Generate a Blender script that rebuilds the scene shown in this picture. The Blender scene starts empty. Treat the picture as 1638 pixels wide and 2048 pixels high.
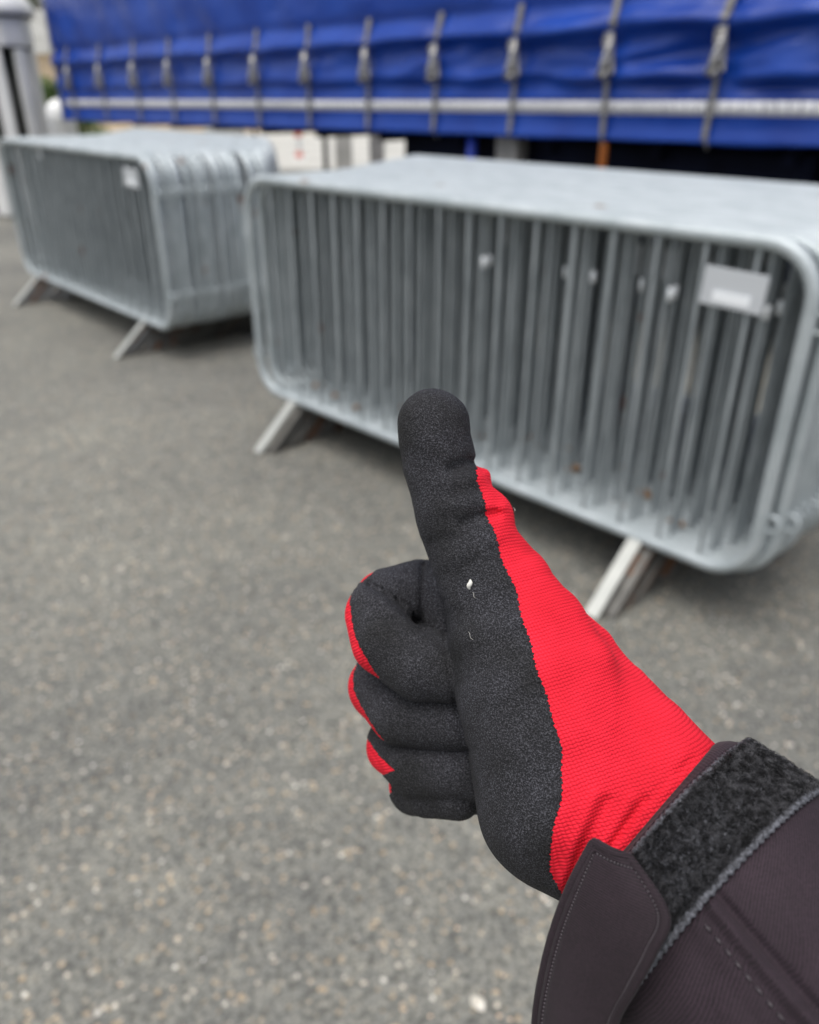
import bpy, bmesh, math, random
import numpy as np
from mathutils import Vector, Matrix, noise
random.seed(7); rng = np.random.default_rng(7)
S = bpy.context.scene; COL = S.collection
PI = math.pi
# ------------------------------------------------------------------ camera
FPX, HCAM, PITCH, ROLL = 1600.0, 1.360, 0.486, 0.003
cp, sp = math.cos(PITCH), math.sin(PITCH)
_f = np.array([0, cp, -sp]); _r0 = np.array([1.0, 0, 0]); _u0 = np.array([0, sp, cp])
_c, _s = math.cos(ROLL), math.sin(ROLL)
_r = _r0*_c + _u0*_s; _u = _u0*_c - _r0*_s
RC = np.array([_r, -_u, _f]); CAM = np.array([0, 0, HCAM])
cam_d = bpy.data.cameras.new('camera'); cam = bpy.data.objects.new('camera', cam_d); COL.objects.link(cam)
S.camera = cam
M = Matrix(((_r[0], _u[0], -_f[0], 0), (_r[1], _u[1], -_f[1], 0), (_r[2], _u[2], -_f[2], HCAM), (0, 0, 0, 1)))
cam.matrix_world = M
cam_d.sensor_fit = 'HORIZONTAL'; cam_d.sensor_width = 36.0
cam_d.lens = FPX/1638*36.0
cam_d.clip_start = 0.01; cam_d.clip_end = 2000
cam_d.dof.use_dof = True; cam_d.dof.focus_distance = 0.269
cam_d.dof.aperture_fstop = 10.0
# ------------------------------------------------------------------ sky, sun, exposure (overcast)
SUN_EL, SUN_AZ = math.radians(76), math.radians(215)
w = bpy.data.worlds.new('World'); S.world = w; w.use_nodes = True
nt = w.node_tree; nt.nodes.clear()
sky = nt.nodes.new('ShaderNodeTexSky'); sky.sky_type = 'NISHITA'; sky.sun_disc = False
sky.sun_elevation = SUN_EL; sky.sun_rotation = SUN_AZ; sky.air_density = 1.0; sky.dust_density = 5.0; sky.ozone_density = 1.0
hs = nt.nodes.new('ShaderNodeHueSaturation'); hs.inputs['Saturation'].default_value = 0.33; hs.inputs['Value'].default_value = 1.0
bg = nt.nodes.new('ShaderNodeBackground'); bg.inputs['Strength'].default_value = 0.145
wo = nt.nodes.new('ShaderNodeOutputWorld')
nt.links.new(sky.outputs[0], hs.inputs['Color']); nt.links.new(hs.outputs[0], bg.inputs['Color']); nt.links.new(bg.outputs[0], wo.inputs['Surface'])
sd = bpy.data.lights.new('sun', 'SUN'); sd.energy = 1.0; sd.angle = math.radians(70); sd.color = (1.0, 0.97, 0.93)
sun = bpy.data.objects.new('sun', sd); COL.objects.link(sun)
_sv = Vector((math.cos(SUN_EL)*math.sin(SUN_AZ), math.cos(SUN_EL)*math.cos(SUN_AZ), math.sin(SUN_EL)))
sun.rotation_euler = _sv.to_track_quat('Z', 'Y').to_euler(); sun.location = (0, 0, 20)
S.view_settings.view_transform = 'Standard'; S.view_settings.look = 'None'; S.view_settings.gamma = 1.0
S.view_settings.use_curve_mapping = False
S.view_settings.exposure = 0.50
S.render.engine = 'CYCLES'
S.cycles.use_denoising = True
S.cycles.max_bounces = 6

# ------------------------------------------------------------------ helpers
def cw(p):                       # camera coordinates (right, down, forward) -> world
    return CAM + np.asarray(p) @ RC
def cpt(px, py, z):              # measured picture position + distance -> camera coordinates
    return np.array([(px-819)/FPX*z, (py-1024)/FPX*z, z])
def tag(o, label=None, cat=None, group=None, kind=None):
    if label: o['label'] = label
    if cat: o['category'] = cat
    if group: o['group'] = group
    if kind: o['kind'] = kind
    return o
def empty(name, loc=(0, 0, 0), rz=0.0):
    o = bpy.data.objects.new(name, None); COL.objects.link(o); o.location = loc; o.rotation_euler = (0, 0, rz)
    o.empty_display_size = 0.1
    return o
def link(name, me, mats, parent=None, smooth=True):
    if not isinstance(mats, (list, tuple)): mats = [mats]
    for m in mats:
        if m.name not in [x.name for x in me.materials if x]: me.materials.append(m)
    if smooth: me.polygons.foreach_set('use_smooth', [True]*len(me.polygons))
    o = bpy.data.objects.new(name, me); COL.objects.link(o); o.parent = parent
    return o
def mesh_from(name, V, F):
    me = bpy.data.meshes.new(name); me.from_pydata([tuple(map(float, v)) for v in V], [], [tuple(map(int, f)) for f in F]); me.update()
    return me
class MB:
    def __init__(s): s.v = []; s.f = []; s.sm = []
    def add(s, V, F, smooth=False):
        n = len(s.v); s.v += [tuple(map(float, v)) for v in V]; s.f += [tuple(int(i)+n for i in f) for f in F]; s.sm += [smooth]*len(F)
        return s
    def box(s, c, size, R=None, bev=0.0):
        bm = bmesh.new(); bmesh.ops.create_cube(bm, size=1.0)
        for v in bm.verts: v.co = Vector((v.co.x*size[0], v.co.y*size[1], v.co.z*size[2]))
        if bev > 0: bmesh.ops.bevel(bm, geom=bm.edges[:], offset=bev, segments=2, affect='EDGES', profile=0.5)
        bm.verts.index_update()
        V = [(R @ v.co if R else v.co) + Vector(c) for v in bm.verts]; F = [[v.index for v in f.verts] for f in bm.faces]; bm.free()
        return s.add(V, F)
    def tube(s, pts, r, seg=8, closed=False, caps=True):
        P = [Vector(p) for p in pts]; n = len(P); rr = r if isinstance(r, (list, tuple)) else [r]*n
        V = []; prev = None
        for i in range(n):
            if closed: t = (P[(i+1) % n]-P[i-1]).normalized()
            else: t = (P[min(i+1, n-1)]-P[max(i-1, 0)]).normalized()
            if prev is None:
                a = Vector((0, 0, 1)) if abs(t.z) < 0.9 else Vector((1, 0, 0))
                u = t.cross(a).normalized()
            else: u = (prev - t*prev.dot(t)).normalized()
            prev = u; v = t.cross(u)
            for k in range(seg):
                an = 2*PI*k/seg; V.append(P[i]+u*math.cos(an)*rr[i]+v*math.sin(an)*rr[i])
        F = []
        for i in range(n if closed else n-1):
            j = (i+1) % n
            for k in range(seg): F.append((i*seg+k, i*seg+(k+1) % seg, j*seg+(k+1) % seg, j*seg+k))
        s.add(V, F, True)
        if caps and not closed:
            m = len(s.v)-len(V); s.f.append(tuple(m+k for k in reversed(range(seg)))); s.f.append(tuple(m+(n-1)*seg+k for k in range(seg))); s.sm += [False, False]
        return s
    def mesh(s, name):
        me = bpy.data.meshes.new(name); me.from_pydata(s.v, [], s.f); me.polygons.foreach_set('use_smooth', s.sm); me.update(); return me
    def build(s, name, mat, parent=None):
        return link(name, s.mesh(name), mat, parent, smooth=False)
def grid_mesh(name, fn, nu, nv, closed_u=False):
    V = [fn(i/(nu if closed_u else nu-1), j/(nv-1)) for j in range(nv) for i in range(nu)]
    F = []
    for j in range(nv-1):
        for i in range(nu if closed_u else nu-1):
            i2 = (i+1) % nu
            F.append((j*nu+i, j*nu+i2, (j+1)*nu+i2, (j+1)*nu+i))
    return mesh_from(name, V, F)

# ------------------------------------------------------------------ materials
def mat(name, col=(0.5, 0.5, 0.5), rough=0.6, metal=0.0, spec=0.5):
    m = bpy.data.materials.new(name); m.use_nodes = True
    b = m.node_tree.nodes['Principled BSDF']
    b.inputs['Base Color'].default_value = (*col, 1); b.inputs['Roughness'].default_value = rough
    b.inputs['Metallic'].default_value = metal; b.inputs['Specular IOR Level'].default_value = spec
    return m
def N(m, t, **kw):
    n = m.node_tree.nodes.new(t)
    for k, v in kw.items():
        if k in n.inputs.keys(): n.inputs[k].default_value = v
        else: setattr(n, k, v)
    return n
def L(m, a, b): m.node_tree.links.new(a, b)
def bsdf(m): return m.node_tree.nodes['Principled BSDF']
def ramp(m, src, stops):
    r = N(m, 'ShaderNodeValToRGB'); e = r.color_ramp.elements
    while len(e) < len(stops): e.new(0.5)
    for i, (p, c) in enumerate(stops): e[i].position = p; e[i].color = (*c, 1)
    L(m, src, r.inputs[0]); return r
def objco(m, scale=None):
    t = N(m, 'ShaderNodeTexCoord'); return t.outputs['Object']
def geoco(m):
    g = N(m, 'ShaderNodeNewGeometry'); return g.outputs['Position']
def noisy(m, co, scale, c1, c2, lo=0.35, hi=0.65, detail=4.0):
    n = N(m, 'ShaderNodeTexNoise', Scale=scale, Detail=detail); L(m, co, n.inputs['Vector'])
    r = ramp(m, n.outputs['Fac'], [(lo, c1), (hi, c2)]); L(m, r.outputs[0], bsdf(m).inputs['Base Color']); return n, r
def bump(m, src, strength, dist, prev=None):
    b = N(m, 'ShaderNodeBump', Strength=strength, Distance=dist); L(m, src, b.inputs['Height'])
    if prev: L(m, prev.outputs[0], b.inputs['Normal'])
    L(m, b.outputs[0], bsdf(m).inputs['Normal']); return b
def mixc(m, fac, a, b, blend='MIX'):
    n = N(m, 'ShaderNodeMix', data_type='RGBA', blend_type=blend)
    for i, x in ((6, a), (7, b)):
        if isinstance(x, tuple): n.inputs[i].default_value = (*x, 1)
        else: L(m, x, n.inputs[i])
    if isinstance(fac, float): n.inputs[0].default_value = fac
    else: L(m, fac, n.inputs[0])
    return n.outputs[2]

# asphalt: stones bound in worn bitumen
m_asphalt = mat('asphalt', rough=0.85)
g = geoco(m_asphalt)
v1 = N(m_asphalt, 'ShaderNodeTexVoronoi', Scale=120.0); L(m_asphalt, g, v1.inputs['Vector'])
sepc = N(m_asphalt, 'ShaderNodeSeparateColor'); L(m_asphalt, v1.outputs['Color'], sepc.inputs[0])
stone = ramp(m_asphalt, sepc.outputs[0], [(0.0, (0.172, 0.175, 0.168)), (0.45, (0.213, 0.215, 0.203)), (0.75, (0.245, 0.245, 0.228)), (0.93, (0.29, 0.283, 0.255)), (0.975, (0.46, 0.36, 0.25)), (1.0, (0.72, 0.70, 0.66))])
gap = ramp(m_asphalt, v1.outputs['Distance'], [(0.3, (1, 1, 1)), (0.8, (0.45, 0.45, 0.45))])
c1 = mixc(m_asphalt, 1.0, stone.outputs[0], gap.outputs[0], 'MULTIPLY')
n1 = N(m_asphalt, 'ShaderNodeTexNoise', Scale=1.1, Detail=6.0); L(m_asphalt, g, n1.inputs['Vector'])
patch = ramp(m_asphalt, n1.outputs['Fac'], [(0.3, (0.72, 0.72, 0.71)), (0.7, (1.12, 1.11, 1.04))])
n1b = N(m_asphalt, 'ShaderNodeTexNoise', Scale=14.0, Detail=5.0); L(m_asphalt, g, n1b.inputs['Vector'])
patch2 = ramp(m_asphalt, n1b.outputs['Fac'], [(0.35, (0.88, 0.88, 0.88)), (0.65, (1.10, 1.09, 1.06))])
c2 = mixc(m_asphalt, 1.0, c1, patch.outputs[0], 'MULTIPLY')
c3 = mixc(m_asphalt, 1.0, c2, patch2.outputs[0], 'MULTIPLY')
L(m_asphalt, c3, bsdf(m_asphalt).inputs['Base Color'])
inv = N(m_asphalt, 'ShaderNodeMath', operation='MULTIPLY'); inv.inputs[1].default_value = -1.0; L(m_asphalt, v1.outputs['Distance'], inv.inputs[0])
bump(m_asphalt, inv.outputs[0], 0.6, 0.003)

m_paving = mat('pale_paving', rough=0.8); noisy(m_paving, geoco(m_paving), 0.8, (0.38, 0.375, 0.345), (0.48, 0.47, 0.43))
m_yellow = mat('yellow_line_paint', (0.70, 0.42, 0.05), 0.6)

def galv(name, c1, c2, metal=0.45, rough=0.42, rust=0.62):
    m = mat(name, rough=rough, metal=metal)
    oi = N(m, 'ShaderNodeObjectInfo'); g = objco(m)
    ad = N(m, 'ShaderNodeVectorMath', operation='ADD'); L(m, g, ad.inputs[0])
    mu = N(m, 'ShaderNodeMath', operation='MULTIPLY'); mu.inputs[1].default_value = 37.0; L(m, oi.outputs['Random'], mu.inputs[0]); L(m, mu.outputs[0], ad.inputs[1])
    n = N(m, 'ShaderNodeTexNoise', Scale=9.0, Detail=6.0); L(m, ad.outputs[0], n.inputs['Vector'])
    r = ramp(m, n.outputs['Fac'], [(0.35, c1), (0.65, c2)])
    n2 = N(m, 'ShaderNodeTexNoise', Scale=3.2, Detail=7.0, Roughness=0.7); L(m, ad.outputs[0], n2.inputs['Vector'])
    rf = ramp(m, n2.outputs['Fac'], [(rust, (0, 0, 0)), (rust+0.05, (1, 1, 1))])
    c = mixc(m, rf.outputs[0], r.outputs[0], (0.20, 0.085, 0.035))
    L(m, c, bsdf(m).inputs['Base Color'])
    ir = N(m, 'ShaderNodeMath', operation='MULTIPLY_ADD'); ir.inputs[1].default_value = 0.4; ir.inputs[2].default_value = rough; L(m, rf.outputs[0], ir.inputs[0]); L(m, ir.outputs[0], bsdf(m).inputs['Roughness'])
    bump(m, n.outputs['Fac'], 0.25, 0.001)
    return m
m_galv = galv('galvanised_tube', (0.37, 0.415, 0.43), (0.48, 0.525, 0.54), 0.35, 0.5, rust=0.63)
m_galv_bar = galv('galvanised_bar', (0.28, 0.312, 0.327), (0.40, 0.437, 0.452), 0.4, 0.5, rust=0.66)
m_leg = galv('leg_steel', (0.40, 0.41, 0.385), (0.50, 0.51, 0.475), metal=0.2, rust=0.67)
m_leg_shade = galv('leg_steel_shade', (0.085, 0.082, 0.075), (0.15, 0.145, 0.132), metal=0.2, rust=0.55)  # rustier leg copy, with the shade under the stack put into its colour
m_plate = mat('plate_metal', (0.62, 0.65, 0.68), 0.35, 0.3)
m_sticker = mat('plate_sticker', (0.85, 0.88, 0.90), 0.25)

m_curt = mat('blue_tarpaulin', (0.008, 0.03, 0.2), 0.30, 0.0, 0.42)
_n, _r_ = noisy(m_curt, objco(m_curt), 2.5, (0.003, 0.034, 0.25), (0.006, 0.052, 0.33))
nb = N(m_curt, 'ShaderNodeTexNoise', Scale=6.0, Detail=3.0); L(m_curt, objco(m_curt), nb.inputs['Vector']); bump(m_curt, nb.outputs['Fac'], 0.5, 0.02)
m_navy = mat('navy_underframe', (0.004, 0.006, 0.018), 0.8, 0.0, 0.15); noisy(m_navy, objco(m_navy), 3.0, (0.003, 0.004, 0.012), (0.007, 0.010, 0.028))
m_black = mat('black_rubber', (0.015, 0.015, 0.016), 0.8); noisy(m_black, objco(m_black), 12.0, (0.010, 0.010, 0.011), (0.03, 0.029, 0.027))
m_blue2 = mat('blue_paint', (0.02, 0.05, 0.45), 0.4); noisy(m_blue2, objco(m_blue2), 5.0, (0.015, 0.04, 0.38), (0.03, 0.07, 0.52))
m_blue3 = mat('faded_blue_plastic', rough=0.6); noisy(m_blue3, objco(m_blue3), 5.0, (0.17, 0.23, 0.36), (0.22, 0.29, 0.42))
m_web = mat('grey_webbing', rough=0.9); noisy(m_web, objco(m_web), 30.0, (0.13, 0.125, 0.115), (0.25, 0.243, 0.23))
m_buckle = mat('steel_buckle', rough=0.35, metal=0.7); noisy(m_buckle, objco(m_buckle), 60.0, (0.16, 0.15, 0.145), (0.62, 0.61, 0.59), 0.40, 0.60)
m_tape = mat('reflective_tape', rough=0.4); noisy(m_tape, objco(m_tape), 20.0, (0.74, 0.74, 0.76), (0.88, 0.88, 0.90))
m_orange = mat('orange_marker', (0.30, 0.09, 0.015), 0.4)
m_grey = mat('grey_steel', rough=0.5, metal=0.3); noisy(m_grey, objco(m_grey), 8.0, (0.20, 0.20, 0.20), (0.33, 0.32, 0.31))
m_white = mat('white_paint', rough=0.45); noisy(m_white, objco(m_white), 4.0, (0.72, 0.73, 0.72), (0.83, 0.83, 0.82))
m_pgrey = mat('pale_grey_plastic', rough=0.6); noisy(m_pgrey, objco(m_pgrey), 4.0, (0.36, 0.355, 0.33), (0.50, 0.49, 0.46))
m_silver = mat('silver_grey_paint', rough=0.4, metal=0.2); noisy(m_silver, objco(m_silver), 6.0, (0.42, 0.43, 0.45), (0.56, 0.57, 0.59))
m_dark = mat('dark_rim', (0.02, 0.022, 0.02), 0.6); noisy(m_dark, objco(m_dark), 6.0, (0.015, 0.016, 0.014), (0.035, 0.036, 0.03))
m_beige = mat('beige_render', rough=0.9); noisy(m_beige, objco(m_beige), 1.5, (0.55, 0.43, 0.29), (0.66, 0.53, 0.38))
m_roof = mat('grey_roof', rough=0.8); noisy(m_roof, objco(m_roof), 2.5, (0.24, 0.24, 0.22), (0.34, 0.34, 0.32))
m_leafy = mat('foliage', rough=0.6); noisy(m_leafy, geoco(m_leafy), 2.0, (0.035, 0.075, 0.012), (0.10, 0.17, 0.03))
m_yel = mat('yellow_blossom', (0.55, 0.50, 0.03), 0.6)
m_bark = mat('bark', rough=0.9); noisy(m_bark, objco(m_bark), 8.0, (0.07, 0.05, 0.035), (0.14, 0.11, 0.08))
m_red = mat('red_reflector', (0.62, 0.14, 0.09), 0.5)
m_glass = mat('window_glass', (0.05, 0.06, 0.07), 0.1)
m_dry = mat('dry_leaf', rough=0.8); noisy(m_dry, objco(m_dry), 60.0, (0.26, 0.13, 0.06), (0.45, 0.28, 0.15))
m_pale = mat('pale_dry_leaf', rough=0.8); noisy(m_pale, objco(m_pale), 60.0, (0.50, 0.46, 0.38), (0.70, 0.67, 0.60))
m_pebw = mat('white_chipping', (0.78, 0.78, 0.76), 0.4); m_pebt = mat('tan_chipping', (0.66, 0.48, 0.33), 0.6)

# glove and jacket
m_coat = mat('sandy_nitrile_coating', rough=0.78, spec=0.35)
co = objco(m_coat)
a = N(m_coat, 'ShaderNodeTexNoise', Scale=1800.0, Detail=2.0, Roughness=0.6); L(m_coat, co, a.inputs['Vector'])
b_ = N(m_coat, 'ShaderNodeTexNoise', Scale=45.0, Detail=3.0); L(m_coat, co, b_.inputs['Vector'])
r1 = ramp(m_coat, a.outputs['Fac'], [(0.34, (0.005, 0.005, 0.006)), (0.50, (0.017, 0.017, 0.019)), (0.70, (0.078, 0.078, 0.083))])
r2 = ramp(m_coat, b_.outputs['Fac'], [(0.3, (0.6, 0.6, 0.6)), (0.7, (1.45, 1.45, 1.6))])
L(m_coat, mixc(m_coat, 1.0, r1.outputs[0], r2.outputs[0], 'MULTIPLY'), bsdf(m_coat).inputs['Base Color'])
bump(m_coat, a.outputs['Fac'], 1.0, 0.0011)
m_knit = mat('red_knit', rough=0.85, spec=0.25)
at = N(m_knit, 'ShaderNodeAttribute', attribute_name='knit'); sx = N(m_knit, 'ShaderNodeSeparateXYZ'); L(m_knit, at.outputs['Vector'], sx.inputs[0])
def mth(m, op, a, b=None, c=None):
    n = N(m, 'ShaderNodeMath', operation=op)
    for i, x in enumerate((a, b, c)):
        if x is None: continue
        if isinstance(x, (int, float)): n.inputs[i].default_value = x
        else: L(m, x, n.inputs[i])
    return n.outputs[0]
wob = N(m_knit, 'ShaderNodeTexNoise', Scale=110.0, Detail=2.0); L(m_knit, objco(m_knit), wob.inputs['Vector'])
wv = mth(m_knit, 'MULTIPLY', wob.outputs['Fac'], 0.7)
colc = mth(m_knit, 'PINGPONG', mth(m_knit, 'MULTIPLY', sx.outputs[1], 1/0.0012), 1.0)
rowp = mth(m_knit, 'ADD', mth(m_knit, 'MULTIPLY', sx.outputs[0], 1/0.00118), mth(m_knit, 'ADD', mth(m_knit, 'MULTIPLY', colc, 0.22), wv))
rows = mth(m_knit, 'ABSOLUTE', mth(m_knit, 'SINE', mth(m_knit, 'MULTIPLY', rowp, PI)))
cols = mth(m_knit, 'ABSOLUTE', mth(m_knit, 'SINE', mth(m_knit, 'MULTIPLY', mth(m_knit, 'ADD', mth(m_knit, 'MULTIPLY', sx.outputs[1], 1/0.0012), mth(m_knit, 'MULTIPLY', wv, 0.3)), PI)))
hgt = mth(m_knit, 'MULTIPLY', mth(m_knit, 'POWER', rows, 0.6), mth(m_knit, 'MULTIPLY_ADD', cols, 0.6, 0.4))
kr = ramp(m_knit, hgt, [(0.0, (0.50, 0.004, 0.013)), (0.5, (0.74, 0.010, 0.028)), (1.0, (0.90, 0.018, 0.042))])
kn = N(m_knit, 'ShaderNodeTexNoise', Scale=55.0, Detail=5.0); L(m_knit, objco(m_knit), kn.inputs['Vector'])
kf = ramp(m_knit, kn.outputs['Fac'], [(0.3, (0.78, 0.80, 0.80)), (0.7, (1.02, 1.3, 1.2))])
L(m_knit, mixc(m_knit, 1.0, kr.outputs[0], kf.outputs[0], 'MULTIPLY'), bsdf(m_knit).inputs['Base Color'])
kb = bump(m_knit, kn.outputs['Fac'], 0.7, 0.0022)
bump(m_knit, hgt, 0.6, 0.0005, kb)
def cloth(name, c1, c2, dcam, pitch):
    m = mat(name, rough=0.8, spec=0.3); co = objco(m); d = np.array(dcam)@RC
    dt_ = N(m, 'ShaderNodeVectorMath', operation='DOT_PRODUCT'); L(m, co, dt_.inputs[0]); dt_.inputs[1].default_value = tuple(d*(2*PI/pitch))
    wn = N(m, 'ShaderNodeTexNoise', Scale=120.0, Detail=3.0); L(m, co, wn.inputs['Vector'])
    ph = mth(m, 'ADD', dt_.outputs['Value'], mth(m, 'MULTIPLY', wn.outputs['Fac'], 7.0))
    wv = mth(m, 'MULTIPLY_ADD', mth(m, 'SINE', ph), 0.5, 0.5)
    n = N(m, 'ShaderNodeTexNoise', Scale=28.0, Detail=5.0); L(m, co, n.inputs['Vector'])
    fz = N(m, 'ShaderNodeTexNoise', Scale=1400.0, Detail=2.0); L(m, co, fz.inputs['Vector'])
    r = ramp(m, n.outputs['Fac'], [(0.3, c1), (0.7, c2)])
    r2 = ramp(m, mth(m, 'MULTIPLY_ADD', fz.outputs['Fac'], 0.7, mth(m, 'MULTIPLY', wv, 0.45)), [(0.25, (0.5, 0.5, 0.5)), (0.85, (1.7, 1.6, 1.7))])
    L(m, mixc(m, 1.0, r.outputs[0], r2.outputs[0], 'MULTIPLY'), bsdf(m).inputs['Base Color'])
    b1 = bump(m, n.outputs['Fac'], 0.5, 0.004)
    bump(m, wv, 0.35, 0.0002, b1)
    bsdf(m).inputs['Sheen Weight'].default_value = 0.06
    return m
m_jack = cloth('softshell_twill', (0.0100, 0.0058, 0.0085), (0.0215, 0.0135, 0.0185), (0.89, 0.45, 0.0), 0.00065)
m_tab = cloth('cuff_tab_twill', (0.0088, 0.0050, 0.0070), (0.0185, 0.0115, 0.0155), (-0.12, 0.99, 0.0), 0.00065)
m_stitch = mat('thread', (0.040, 0.032, 0.038), 0.5)
m_loop = mat('loop_fibre', rough=0.6, spec=0.4); noisy(m_loop, objco(m_loop), 400.0, (0.004, 0.004, 0.005), (0.075, 0.075, 0.082), 0.45, 0.62)
m_selv = mat('grey_selvedge', rough=0.8)
ws = N(m_selv, 'ShaderNodeTexNoise', Scale=900.0, Detail=3.0); L(m_selv, objco(m_selv), ws.inputs['Vector'])
rs = ramp(m_selv, ws.outputs['Fac'], [(0.3, (0.02, 0.021, 0.025)), (0.68, (0.125, 0.13, 0.15))]); L(m_selv, rs.outputs[0], bsdf(m_selv).inputs['Base Color']); bump(m_selv, ws.outputs['Fac'], 0.8, 0.0006)
m_lint = mat('white_fluff', (0.66, 0.65, 0.60), 0.95)

# ------------------------------------------------------------------ ground
gm = MB(); gm.add([(-400, -150, 0), (400, -150, 0), (400, 900, 0), (-400, 900, 0)], [(0, 1, 2, 3)])
tag(gm.build('ground', m_asphalt), kind='structure')
pv = MB(); pv.add([(-60, 15.6, 0.004), (60, 17.8, 0.004), (60, 120, 0.004), (-60, 120, 0.004)], [(0, 1, 2, 3)])
tag(pv.build('pavement', m_paving), kind='structure')
yl = MB(); yl.add([(-6.2, 6.55, 0.004), (-4.02, 7.62, 0.004), (-4.10, 7.76, 0.004), (-6.3, 6.70, 0.004)], [(0, 1, 2, 3)])
tag(yl.build('road_marking', m_yellow), kind='structure')

# ------------------------------------------------------------------ crowd barriers
BW, ZB, ZT, TR = 2.263, 0.17, 1.07, 0.0185
def rrect(x0, x1, z0, z1, R, k=7):
    P = []
    for cx, cz, a0 in ((x1-R, z1-R, 0), (x0+R, z1-R, 90), (x0+R, z0+R, 180), (x1-R, z0+R, 270)):
        for i in range(k+1):
            a = math.radians(a0+90*i/k); P.append((cx+R*math.cos(a), 0, cz+R*math.sin(a)))
    return P
frame_me = MB().tube(rrect(TR, BW-TR, ZB+TR, ZT-TR, 0.125), TR, 10, closed=True).mesh('frame')
bar_me = MB().tube([(0, 0, ZB+TR), (0, 0, ZT-TR)], 0.0068, 7, caps=False).mesh('upright_bar')
def leg_mesh(sgn):
    a = Vector((0, sgn*0.012, ZB+0.012)); b = Vector((0, sgn*0.215, 0.006)); d = (b-a).normalized(); nn = Vector((1, 0, 0)).cross(d)
    wd, th = 0.021, 0.004; V = []
    for p in (a, b):
        for sx_, sn in ((-1, -1), (1, -1), (1, 1), (-1, 1)): V.append(p+Vector((1, 0, 0))*wd*sx_+nn*th*sn)
    mb = MB(); mb.add(V, [(0, 1, 2, 3), (7, 6, 5, 4), (0, 4, 5, 1), (1, 5, 6, 2), (2, 6, 7, 3), (3, 7, 4, 0)])
    return mb.mesh('leg')
leg_f, leg_b, leg_f_shade = leg_mesh(-1), leg_mesh(1), leg_mesh(-1)
def hook_mesh(sgn):
    P = [(0, 0, 0.02), (0.018*sgn, 0, 0.022), (0.034*sgn, 0, 0.018), (0.040*sgn, 0, 0), (0.034*sgn, 0, -0.018), (0.018*sgn, 0, -0.022), (0, 0, -0.02)]
    return MB().tube(P, 0.005, 6).mesh('hook')
hook_l, hook_r = hook_mesh(-1), hook_mesh(1)
glint_me = MB().tube([(0, 0, -0.017), (0, 0, 0.017)], 0.0082, 8).mesh('glint_wrap'); glint_me.materials.append(m_sticker)  # white sleeves on bars, added to stand in for glints between the barriers
plate_me = MB().box((0, 0, 0), (0.160, 0.004, 0.092), bev=0.0015).mesh('number_plate')
stick_me = MB().box((0, 0, 0), (0.095, 0.003, 0.026)).mesh('sticker')
for me, mm in ((frame_me, m_galv), (bar_me, m_galv_bar), (leg_f, m_leg), (leg_b, m_leg_shade), (leg_f_shade, m_leg_shade), (hook_l, m_galv), (hook_r, m_galv), (plate_me, m_plate), (stick_me, m_sticker)):
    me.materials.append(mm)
ORD = ['first', 'second', 'third', 'fourth', 'fifth', 'sixth', 'seventh', 'eighth', 'ninth', 'tenth', 'eleventh', 'twelfth', 'thirteenth', 'fourteenth', 'fifteenth',
       'sixteenth', 'seventeenth', 'eighteenth', 'nineteenth', 'twentieth', 'twenty-first', 'twenty-second', 'twenty-third', 'twenty-fourth', 'twenty-fifth',
       'twenty-sixth', 'twenty-seventh', 'twenty-eighth', 'twenty-ninth', 'thirtieth', 'thirty-first', 'thirty-second', 'thirty-third', 'thirty-fourth']
def child(name, me, parent, loc=(0, 0, 0), rot=None):
    o = bpy.data.objects.new(name, me); COL.objects.link(o); o.parent = parent; o.location = loc
    if rot: o.rotation_euler = rot
    return o
def barrier(O, yaw, along, depth, label, group, plates=(), lean=0.0, dyaw=0.0, dz=0.0, front=False, jit=0.013, glints=()):
    d = Vector((math.cos(yaw), math.sin(yaw), 0)); n = Vector((-math.sin(yaw), math.cos(yaw), 0))
    p = Vector((*O, 0))+d*along+n*depth
    t = empty('crowd_barrier', (p.x, p.y, dz), 0); t.rotation_euler = (lean, 0, yaw+dyaw)
    tag(t, label, 'barrier', group)
    child('frame', frame_me, t)
    ph = 0.0 if front else random.uniform(-jit, jit)
    for k in range(16): child('upright_bar', bar_me, t, (0.170+ph+0.1285*k + random.uniform(-.003, .003), 0, 0))
    for a in (0.25, 1.91):
        child('leg', leg_f if front else leg_f_shade, t, (a, 0, 0)); child('leg', leg_b, t, (a, 0, 0))
    for z in (0.34, 0.86):
        child('hook', hook_l, t, (0.012, 0, z)); child('hook', hook_r, t, (BW-0.012, 0, z+0.03), (0, 0, 0))
    for (a, z) in plates:
        q = child('number_plate', plate_me, t, (a, -0.0105, z), (0, math.radians(2), 0))
        child('sticker', stick_me, q, (0.0, -0.0035, -0.022))
    for a in glints:
        k = round((a-0.17)/0.1285); child('glint_wrap', glint_me, t, (0.170+0.1285*k, 0, 0.885+random.uniform(-.008, .008)))
    return t
SP = 0.0385
O1, Y1 = (-0.665, 3.424), math.radians(-45.21)
G1 = 'crowd barriers packed in the right-hand stack'
NR = 32
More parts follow.
